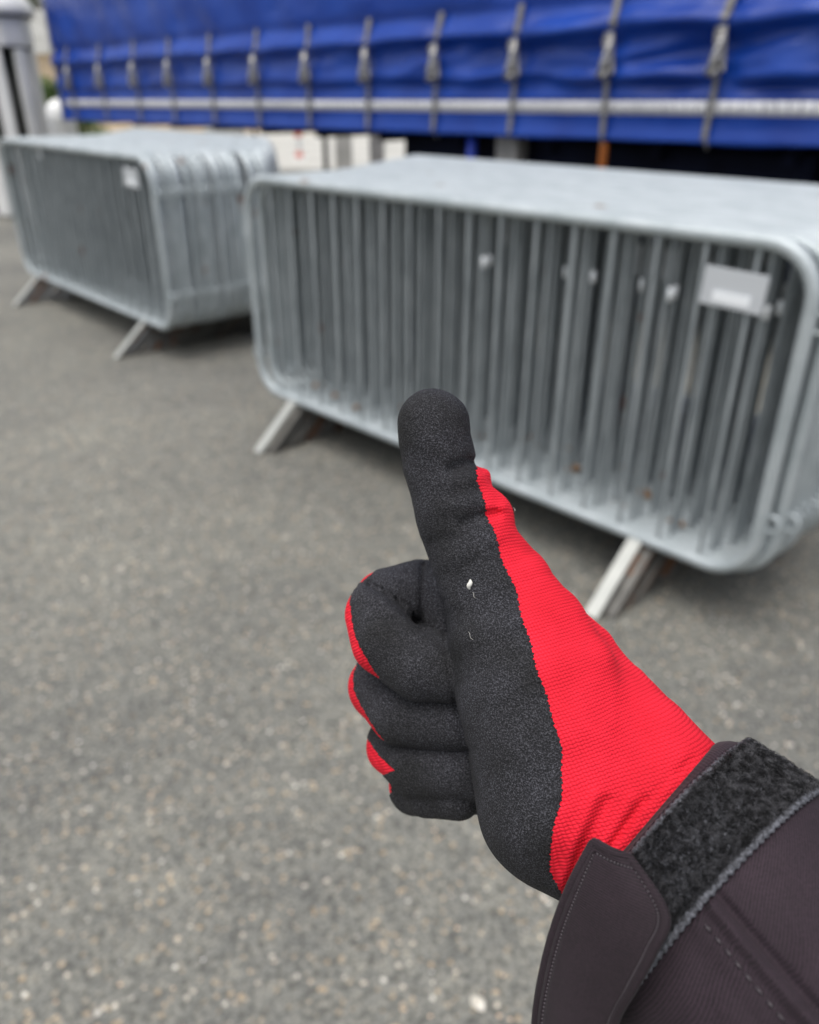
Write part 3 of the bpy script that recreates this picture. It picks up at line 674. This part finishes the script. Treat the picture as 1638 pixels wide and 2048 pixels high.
def wrinkle(P):
    px = 819+FPX*P[:, 0]/P[:, 2]; py = 1024+FPX*P[:, 1]/P[:, 2]; z = P[:, 2]
    fr = np.clip((0.318-z)/0.02, 0, 1); w = np.zeros(len(P))
    mm = 0.001
    w -= 2.8*mm*pline(px, py, [(905, 938), (935, 926), (962, 928)], 13)*fr
    w += 1.1*mm*pline(px, py, [(880, 965), (930, 962), (956, 955)], 15)*fr
    w -= 2.4*mm*pline(px, py, [(925, 1046), (955, 1034), (990, 1026)], 12)*fr
    w -= 0.7*mm*pline(px, py, [(868, 1085), (910, 1075), (950, 1062)], 11)*fr
    w += 0.9*mm*pline(px, py, [(890, 1012), (930, 1006), (975, 1000)], 14)*fr
    w += 0.9*mm*pline(px, py, [(900, 1120), (960, 1095), (1000, 1075)], 18)*fr
    w -= 0.8*mm*pline(px, py, [(905, 1230), (960, 1225), (1030, 1200)], 22)*fr
    w += 0.6*mm*pline(px, py, [(930, 1275), (1000, 1260), (1050, 1240)], 22)*fr
    # folds of the index finger
    fi = np.clip((0.352-z)/0.01, 0, 1)
    w -= 2.5*mm*pline(px, py, [(740, 1171), (772, 1188), (810, 1220), (842, 1256)], 7.5)*fi
    w -= 2.0*mm*pline(px, py, [(846, 1132), (844, 1190), (840, 1252)], 6.5)*fi
    w -= 1.1*mm*pline(px, py, [(886, 1205), (891, 1290), (903, 1370), (925, 1465)], 7)*fr
    w -= 1.5*mm*pline(px, py, [(842, 1256), (870, 1282), (892, 1306)], 7)*fi
    w += 0.9*mm*pline(px, py, [(735, 1196), (775, 1214), (806, 1246)], 13)*fi
    w -= 1.4*mm*pline(px, py, [(745, 1242), (770, 1238), (800, 1246)], 9)*fr
    w -= 0.6*mm*pline(px, py, [(850, 1500), (900, 1497), (945, 1500)], 10)*fr
    # red bumps and the folds towards the wrist
    w += 1.3*mm*pline(px, py, [(978, 1016), (1006, 1014)], 9)*fr
    for pts, am, wd in (([(1190, 1590), (1150, 1680), (1122, 1770)], 1.6, 11), ([(1215, 1600), (1178, 1672), (1140, 1770)], -1.5, 10), ([(1262, 1600), (1215, 1680), (1170, 1740)], 1.3, 12),
                        ([(1290, 1600), (1245, 1660), (1200, 1720)], -1.2, 9), ([(1345, 1560), (1280, 1640), (1230, 1700)], 1.2, 11), ([(1385, 1520), (1320, 1580), (1285, 1640)], -1.0, 11),
                        ([(1120, 1420), (1180, 1460), (1260, 1500)], 0.6, 20), ([(1100, 1330), (1200, 1400), (1300, 1440)], -0.4, 24)):
        w += am*mm*pline(px, py, pts, wd)*fr
    return w
NOFF = rng.uniform(0, 50, 3)
def lowfreq(P):
    q = P*170; return 0.00028*(np.sin(q[:, 0]*1.3+2.1*np.sin(q[:, 1]*0.7+NOFF[0]))+np.sin(q[:, 1]*1.1+1.7*np.sin(q[:, 2]*0.9+NOFF[1]))+np.sin(q[:, 2]*1.2+q[:, 0]*0.5+NOFF[2]))
def hand_f(P): 
    return combine([group_d(P, i) for i in range(len(GROUPS))])-wrinkle(P)-lowfreq(P)
H = 0.0012
allp = [s for g_ in GROUPS for c_ in g_[2] for s in c_]
lo = np.min([np.minimum(s[0], s[1])-max(s[2], s[3]) for s in allp], 0)-0.004; hi = np.max([np.maximum(s[0], s[1])+max(s[2], s[3]) for s in allp], 0)+0.004
dims = np.ceil((hi-lo)/H).astype(int)+1
ax_ = [lo[i]+H*np.arange(dims[i]) for i in range(3)]
def grid_seg(s, pad=0.014):
    r = max(s[2], s[3])+pad; a0 = np.maximum(((np.minimum(s[0], s[1])-r-lo)/H).astype(int), 0); a1 = np.minimum(((np.maximum(s[0], s[1])+r-lo)/H).astype(int)+1, dims)
    sl = tuple(slice(a0[i], a1[i]) for i in range(3))
    G = np.stack(np.meshgrid(*[ax_[i][sl[i]] for i in range(3)], indexing='ij'), -1)
    return sl, sd_seg(G, s)
Fd = None
for nm, k, ss in GROUPS:
    D = None
    for ch in ss:
        X = np.full(dims, 0.03)
        for s in ch: sl, v = grid_seg(s); X[sl] = np.minimum(X[sl], v)
        D = X if D is None else smin(D, X, k)
    Fd = D if Fd is None else smin(Fd, D, KG[nm])
# cut the forearm inside the sleeve
E_AX = np.array([0.76*math.cos(.69), 0.65*math.cos(.69), -math.sin(.69)]); E_AX /= np.linalg.norm(E_AX)
SO = cpt(1303, 1634, .262)
def surface_nets(Fd):
    nx, ny, nz = Fd.shape; sg = Fd < 0
    cnt = np.zeros((nx-1, ny-1, nz-1), np.float32); acc = np.zeros((nx-1, ny-1, nz-1, 3), np.float32)
    def sl(o, n): return slice(o, n-1+o)
    for ax in range(3):
        oth = [i for i in range(3) if i != ax]
        for o1 in (0, 1):
            for o2 in (0, 1):
                a = [0, 0, 0]; a[oth[0]] = o1; a[oth[1]] = o2; b = list(a); b[ax] = 1
                sa = tuple(sl(a[i], Fd.shape[i]) for i in range(3)); sb = tuple(sl(b[i], Fd.shape[i]) for i in range(3))
                m = sg[sa] != sg[sb]; fa = Fd[sa][m]; fb = Fd[sb][m]; t = fa/(fa-fb)
                p = np.tile(np.array(a, np.float32), (len(t), 1)); p[:, ax] = t
                acc[m] += p; cnt[m] += 1
    cell = cnt > 0; idx = np.full(cell.shape, -1, np.int64); idx[cell] = np.arange(cell.sum())
    ijk = np.argwhere(cell); Vv = lo+H*(ijk+acc[cell]/cnt[cell][:, None])
    FF = []
    for ax in range(3):
        o = [i for i in range(3) if i != ax]
        s0 = [slice(None)]*3; s1 = [slice(None)]*3; s0[ax] = slice(0, -1); s1[ax] = slice(1, None)
        m = sg[tuple(s0)] != sg[tuple(s1)]; e = np.argwhere(m); ins = sg[tuple(s0)][m]
        ok = (e[:, o[0]] > 0) & (e[:, o[1]] > 0) & (e[:, o[0]] < Fd.shape[o[0]]-1) & (e[:, o[1]] < Fd.shape[o[1]]-1); e = e[ok]; ins = ins[ok]
        q = []
        for d1, d2 in ((-1, -1), (0, -1), (0, 0), (-1, 0)):
            c = e.copy(); c[:, o[0]] += d1; c[:, o[1]] += d2; q.append(idx[c[:, 0], c[:, 1], c[:, 2]])
        q = np.stack(q, 1)
        flip = ins if ax != 1 else ~ins
        q[~flip] = q[~flip][:, ::-1]
        FF.append(q)
    return Vv, np.concatenate(FF)
HV, HF = surface_nets(Fd)
def grad(P, e=3e-4):
    f0 = hand_f(P); G = np.stack([hand_f(P+np.eye(3)[i]*e)-f0 for i in range(3)], 1)/e; return f0, G
def project(P, it=2):
    for _ in range(it):
        f0, G = grad(P); n2 = np.maximum((G**2).sum(1), 0.25); st = np.clip(f0/n2, -0.001, 0.001); P = P-G*st[:, None]
    return P
def relax(P, Fq, it=1):
    for _ in range(it):
        acc = np.zeros_like(P); c = np.zeros(len(P))
        cen = P[Fq].mean(1)
        for k in range(4): np.add.at(acc, Fq[:, k], cen); np.add.at(c, Fq[:, k], 1)
        P = P*0.4+acc/np.maximum(c, 1)[:, None]*0.6
    return P
HV = project(HV, 2); HV = relax(HV, HF); HV = project(HV, 1)
def subdivide(P, Fq):
    ed = np.concatenate([np.stack([Fq[:, k], Fq[:, (k+1) % 4]], 1) for k in range(4)]); es = np.sort(ed, 1)
    ue, inv_ = np.unique(es, axis=0, return_inverse=True); inv_ = inv_.reshape(-1); nF = len(Fq); nP = len(P)
    mid = P[ue].mean(1); cen = P[Fq].mean(1); Vn = np.concatenate([P, mid, cen]); ei = [nP+inv_[k*nF:(k+1)*nF] for k in range(4)]; ci = nP+len(ue)+np.arange(nF)
    Q = [np.stack([Fq[:, k], ei[k], ci, ei[(k-1) % 4]], 1) for k in range(4)]
    return Vn, np.concatenate(Q)
keep = ((HV-SO)@E_AX)[HF].max(1) < 0.045; HF = HF[keep]
HV, HF = subdivide(HV, HF); HV = project(HV, 5)
# coating region: positive = dipped
px = 819+FPX*HV[:, 0]/HV[:, 2]; py = 1024+FPX*HV[:, 1]/HV[:, 2]
TB = [(600, 2500), (905, 1300), (918, 1010), (930, 953), (965, 952), (1000, 968), (1012, 973), (1030, 972), (1060, 986), (1110, 1001), (1180, 1030), (1240, 1046), (1310, 1066), (1380, 1087), (1440, 1107), (1500, 1122), (1560, 1125), (1600, 1120), (1660, 1107), (1700, 1098), (1740, 1100), (1775, 1117), (1850, 1140)]
FB = {'index': [(1140, 752), (1160, 730), (1172, 712), (1200, 700), (1240, 703), (1270, 711), (1300, 724), (1335, 743), (1370, 770)],
      'middle': [(1290, 745), (1318, 716), (1350, 706), (1380, 709), (1410, 722), (1440, 738), (1468, 757), (1500, 790)],
      'ring': [(1440, 715), (1480, 738), (1510, 758), (1541, 789), (1552, 762), (1570, 740)], 'pinky': [(1530, 770), (1560, 779), (1585, 785), (1600, 765), (1620, 740)]}
def itp(y, T): return np.interp(y, [t[0] for t in T], [t[1] for t in T])
gd = np.stack([group_d(HV, i) for i in range(len(GROUPS))], 1); who = gd.argmin(1)
ser = 1.6*np.sin(py*0.9)+1.4*np.sin(py*0.37+1)+2.0*np.sin(py*0.06)
sfield = itp(py, TB)-px+ser
for i, (nm, _, _) in enumerate(GROUPS):
    if nm in FB:
        m_ = who == i; sf = px-itp(py, FB[nm])+ser*0.5
        if i in (2,): sf = np.where(px > 800, 20, sf)
        sfield[m_] = np.minimum(sf, (0.362-HV[:, 2])*3000)[m_]
    if nm == 'palm': m_ = who == i; sfield[m_] = np.minimum(sfield, (0.372-HV[:, 2])*3000)[m_]
# vertex normals
fn_ = np.cross(HV[HF[:, 2]]-HV[HF[:, 0]], HV[HF[:, 3]]-HV[HF[:, 1]]); VN = np.zeros_like(HV)
for k in range(4): np.add.at(VN, HF[:, k], fn_)
VN /= np.maximum(np.linalg.norm(VN, axis=1), 1e-12)[:, None]
_, G_ = grad(HV[:2000]); 
if (VN[:2000]*G_).sum() < 0: VN = -VN; HF = HF[:, ::-1]
WR = cw(cpt(1265, 1636, .270))
person = empty('person', tuple(WR)); tag(person, 'outstretched right arm giving a thumbs-up in red and black work glove and dark jacket sleeve', 'person')
def submesh(name, V, Fq, sel, m_, parent, attr=None):
    Fs = Fq[sel]; used = np.unique(Fs); mp = np.full(len(V), -1); mp[used] = np.arange(len(used))
    me = bpy.data.meshes.new(name); Vw = cw(V[used])-WR; Fm = mp[Fs]
    me.vertices.add(len(Vw)); me.vertices.foreach_set('co', Vw.astype(np.float32).ravel())
    me.loops.add(Fm.size); me.loops.foreach_set('vertex_index', Fm.astype(np.int32).ravel())
    me.polygons.add(len(Fm)); me.polygons.foreach_set('loop_start', (np.arange(len(Fm))*4).astype(np.int32)); me.update(calc_edges=True); me.validate()
    if attr is not None:
        at_ = me.attributes.new('knit', 'FLOAT_VECTOR', 'POINT'); at_.data.foreach_set('vector', attr[used].astype(np.float32).ravel())
    return link(name, me, m_, parent)
rowd = np.array([0.30, 0.93, -0.2]); rowd /= np.linalg.norm(rowd); cold = np.array([0.93, -0.33, 0.15]); cold /= np.linalg.norm(cold)
att = np.stack([HV@rowd, HV@cold + 0.3*HV[:, 2], np.zeros(len(HV))], 1)
sF = sfield[HF]
glove = submesh('glove', HV, HF, sF.min(1) < 12, m_knit, person, att)
off = np.clip(sfield/3.0+0.3, -0.6, 1.0)*0.00045
coat = submesh('palm_coating', HV+VN*off[:, None], HF, sF.max(1) > -1.0, m_coat, glove)
# ------------------------------------------------------------------ jacket sleeve
T_AX = np.array([.65, -.76, 0]); T_AX /= np.linalg.norm(T_AX)
N_AX = np.cross(E_AX, T_AX); N_AX = N_AX if N_AX[2] < 0 else -N_AX
SS = [-.02, 0, .003, .006, .018, .030, .06, .12, .30]
RA = [.029, .0305, .0335, .0362, .0410, .0440, .049, .054, .058]
CC = [0, 0, 0, -.001, -.004, -.006, -.009, -.012, -.014]
GG = [.0056, .0056, .004, .002, .001, 0, 0, 0, 0]
def slv(s, th, o=0.0):
    Q = 1.0625; a = Q*float(np.interp(s, SS, RA)); ct = Q*float(np.interp(s, SS, CC)); g_ = float(np.interp(s, SS, GG))*max(0, math.sin(th)); br = 0.756
    wv = 0.0
    if s > 0.034:
        wv = 0.0016*math.sin(3*th+s*40)+0.0030*n3(th*2.2, s*45, 3.0)+0.0012*n3(th*6, s*60, 5.0)
        wv *= min(1, (s-0.034)/0.02)
    sd_ = 0.0
    if s > 0.031:      # raised lengthways seam with a groove beside it
        q = (th-math.radians(85.6))*a
        sd_ = 0.0020*math.exp(-(q/0.0018)**2)-0.0018*math.exp(-((q+0.0032)/0.0012)**2)+0.0007*math.exp(-((q-0.006)/0.003)**2)
        sd_ += 0.00045*math.sin(s*1050+2*math.sin(s*300))*math.exp(-(q/0.005)**2)+0.0010*n3(q*60, s*90, 1.0)
        sd_ *= min(1, (s-0.031)/0.002)
    o2 = o+wv+sd_
    return SO+E_AX*((s+g_)*Q)+T_AX*(ct+(a+o2)*math.cos(th))+N_AX*((a*br+o2)*math.sin(th))
def cmesh(name, fn, nu, nv, m_, parent, closed_u=False, solid=0.0, offset=0.0, sub=0):
    me = grid_mesh(name, lambda u, v: tuple(cw(fn(u, v))-WR), nu, nv, closed_u)
    o = link(name, me, m_, parent)
    if solid: q = o.modifiers.new('t', 'SOLIDIFY'); q.thickness = solid; q.offset = offset
    if sub: q = o.modifiers.new('s', 'SUBSURF'); q.levels = sub; q.render_levels = sub
    return o
def sleeve_fn(u, v):
    th = 2*PI*u
    if v < 0.06:        # inner facing of the cuff, rolled over the edge
        t = v/0.06; return slv(0.020*(1-t)+0.0005, th, -0.0040)
    if v < 0.10:
        t = (v-0.06)/0.04; an = PI*t; return slv(0.0012-0.0012*math.sin(an), th, -0.0020-0.0020*math.cos(an))
    t = (v-0.10)/0.90; return slv(0.0012+0.30*t**1.5, th)
sleeve = cmesh('jacket_sleeve', sleeve_fn, 420, 230, m_jack, person, closed_u=True)
TH0, TH1 = math.radians(7), math.radians(150)
def strip_edge(s0, s1, o, name, m_, n=160, ns=8, jit=0.0):
    return cmesh(name, lambda u, v: slv(s0+(s1-s0)*v+jit*math.sin(u*300), TH0+(TH1-TH0)*u, o*(1.0 if 0.01 < u else 0.6)*math.sin(PI*(0.12+0.76*v))**0.5+0.0012*max(0, 1-u*12)), n, ns, m_, sleeve, solid=0.0008)
band_ = strip_edge(0.0074, 0.0305, 0.0012, 'hook_and_loop_strip', m_selv)
strip_edge(0.0070, 0.0088, 0.0016, 'selvedge', m_selv, ns=4, jit=0.0003).parent = band_
strip_edge(0.0290, 0.0311, 0.0016, 'selvedge', m_selv, ns=4, jit=0.0003).parent = band_
# loop pile: thousands of curled fibres
r_ = random.Random(11); FV = []; FF_ = []
for i in range(17000):
    th = r_.uniform(TH0+0.01, TH1); s_ = r_.uniform(0.0080, 0.0298)
    base = slv(s_, th, 0.0012); nrm = T_AX*math.cos(th)+N_AX*math.sin(th); tg = -T_AX*math.sin(th)+N_AX*math.cos(th)
    hgt_ = r_.uniform(0.0004, 0.0024); dr = tg*r_.gauss(0, 1)+E_AX*r_.gauss(0, 1); dr /= np.linalg.norm(dr); d2_ = np.cross(dr, nrm); ln = r_.uniform(0.0006, 0.0022); cv = r_.gauss(0, .0008)
    rad = r_.uniform(0.00005, 0.00010); pts = []
    for k in range(6):
        t = k/5; pts.append(base+dr*(ln*(t-.3))+nrm*(hgt_*math.sin(PI*min(1, t*1.05)))+d2_*(cv*math.sin(2.2*PI*t)))
    q = len(FV)
    for k, p in enumerate(pts):
        for a_ in (0, 2.09, 4.19): FV.append(p+(nrm*math.cos(a_)+d2_*math.sin(a_))*rad)
    for k in range(5):
        for a_ in range(3): FF_.append((q+k*3+a_, q+k*3+(a_+1) % 3, q+k*3+3+(a_+1) % 3, q+k*3+3+a_))
me = mesh_from('loop_pile', cw(np.array(FV))-WR, FF_); lp = link('loop_pile', me, m_loop, band_); lp['kind'] = 'stuff'
# turned-up cuff tab: padded strap end with stitched edges
TL = [(1188, 1684), (1145, 1765), (1112, 1850), (1087, 1945), (1072, 2048), (1075, 2160), (1120, 2330)]
TRR = [(1258, 1716), (1330, 1828), (1306, 1900), (1268, 1970), (1226, 2048), (1215, 2160), (1260, 2330)]
TZ = [(.2340, .2272), (.2340, .2135), (.2350, .2110), (.2365, .2115), (.2380, .2155), (.241, .220), (.245, .228)]
def tabpt(u, v, side):
    q = v*6; i = min(5, int(q)); f_ = q-i
    def cr(A, i, f_):
        p0 = A[max(i-1, 0)]; p1 = A[i]; p2 = A[i+1]; p3 = A[min(i+2, 6)]
        return [0.5*((2*b)+(-a+c)*f_+(2*a-5*b+4*c-d)*f_**2+(-a+3*b-3*c+d)*f_**3) for a, b, c, d in zip(p0, p1, p2, p3)]
    l = cr(TL, i, f_); r = cr(TRR, i, f_); z = cr(TZ, i, f_)
    # rounded outer corner
    A = cpt(l[0], l[1], z[0]); B = cpt(r[0], r[1], z[1]); p = A+(B-A)*u
    edge = min(u, 1-u)*2; ev = min(1, v*9)
    th_ = 0.0016*(min(1, edge*7)**0.5)*(min(1, ev*2.5)**0.5)
    pip = 0.0007*(math.exp(-((min(u, 1-u)-0.035)/0.03)**2)+math.exp(-((v-0.012)/0.010)**2))
    stl = -0.0009*(math.exp(-((min(u, 1-u)-0.080)/0.016)**2)*(1 if v > 0.035 else 0)+math.exp(-((v-0.042)/0.006)**2)*(1 if 0.1 < u < 0.9 else 0))
    nrm = np.array([-0.15, -0.1, -1.0]); nrm /= np.linalg.norm(nrm)
    bow = 0.0022*math.sin(PI*u)
    return p+nrm*((th_+pip+stl)*side+bow)
tab = cmesh('cuff_tab', lambda u, v: tabpt(u, v, 1) , 90, 260, m_tab, sleeve)
me2 = grid_mesh('tab_back', lambda u, v: tuple(cw(tabpt(u, v, -1))-WR), 90, 260)
bm = bmesh.new(); bm.from_mesh(tab.data); bm.from_mesh(me2); bmesh.ops.remove_doubles(bm, verts=bm.verts[:], dist=0.0003) if False else None
bm.to_mesh(tab.data); bm.free(); tab.data.polygons.foreach_set('use_smooth', [True]*len(tab.data.polygons))
rim = [tabpt(0, v, 0) for v in np.linspace(1, 0, 120)]+[tabpt(u, 0, 0) for u in np.linspace(0, 1, 40)[1:]]+[tabpt(1, v, 0) for v in np.linspace(0, 1, 120)[1:]]
# soften the sharp corners of the rim path
for _ in range(6): rim = [rim[0]]+[(rim[i-1]+rim[i]*2+rim[i+1])/4 for i in range(1, len(rim)-1)]+[rim[-1]]
MB().tube([tuple(cw(p)-WR) for p in rim], 0.00145, 10).build('piping', m_tab, tab)
st_ = MB()
def dash(p, q, r=0.00048): st_.tube([tuple(cw(p)-WR), tuple(cw((p+q)/2+np.array([0, 0, -0.00025]))-WR), tuple(cw(q)-WR)], [r*.6, r, r*.6], 5)
for uu in (0.080, 0.920):
    v = 0.05
    while v < 0.8: dash(tabpt(uu, v, 1.0), tabpt(uu, v+0.0085, 1.0)); v += 0.0125
u = 0.13
while u < 0.86: dash(tabpt(u, 0.042, 1.0), tabpt(u+0.05, 0.042, 1.0)); u += 0.072
for q_ in (0.0034, ):
    s_ = 0.034
    while s_ < 0.12:
        a = float(np.interp(s_, SS, RA)); th = math.radians(85.6)+0.0042/a
        dash(slv(s_, th, 0.0002), slv(s_+0.0022, th, 0.0002)); s_ += 0.0032
st_.build('stitching', m_stitch, tab)
# bits of lint on the glove
def lint(px_, py_, z, ln, wd, ang, label):
    c = cpt(px_, py_, z); c = project(c[None], 6)[0]; _, g_ = grad(c[None]); n_ = g_[0]/np.linalg.norm(g_[0]); c = c+n_*0.0007
    d = np.array([math.cos(ang), math.sin(ang), 0]); d -= n_*(d@n_); d /= np.linalg.norm(d); e_ = np.cross(d, n_)
    P = []; R_ = []
    for k in range(9): t = k/8-.5; P.append(tuple(cw(c+d*ln*t+e_*0.0003*math.sin(t*7)+n_*0.0002*math.cos(t*5))-WR)); R_.append(wd*(0.25+math.cos(t*2.8)))
    o = MB().tube(P, R_, 6).build('lint', m_lint); o.location = tuple(WR); tag(o, label, 'lint')
lint(933, 1170, .283, 0.0034, 0.00075, 1.65, 'white fluff of lint on the black coating at the base of the thumb')
lint(945, 1190, .283, 0.0026, 0.00005, 0.9, 'thin pale lint hair just below the white fluff on the thumb')
lint(945, 1272, .280, 0.0040, 0.00004, 0.7, 'faint curled lint hair lower on the black thumb base')
lint(1011, 1022, .300, 0.0018, 0.00006, 1.2, 'tiny thread sticking out of the red knit beside the thumb joint')
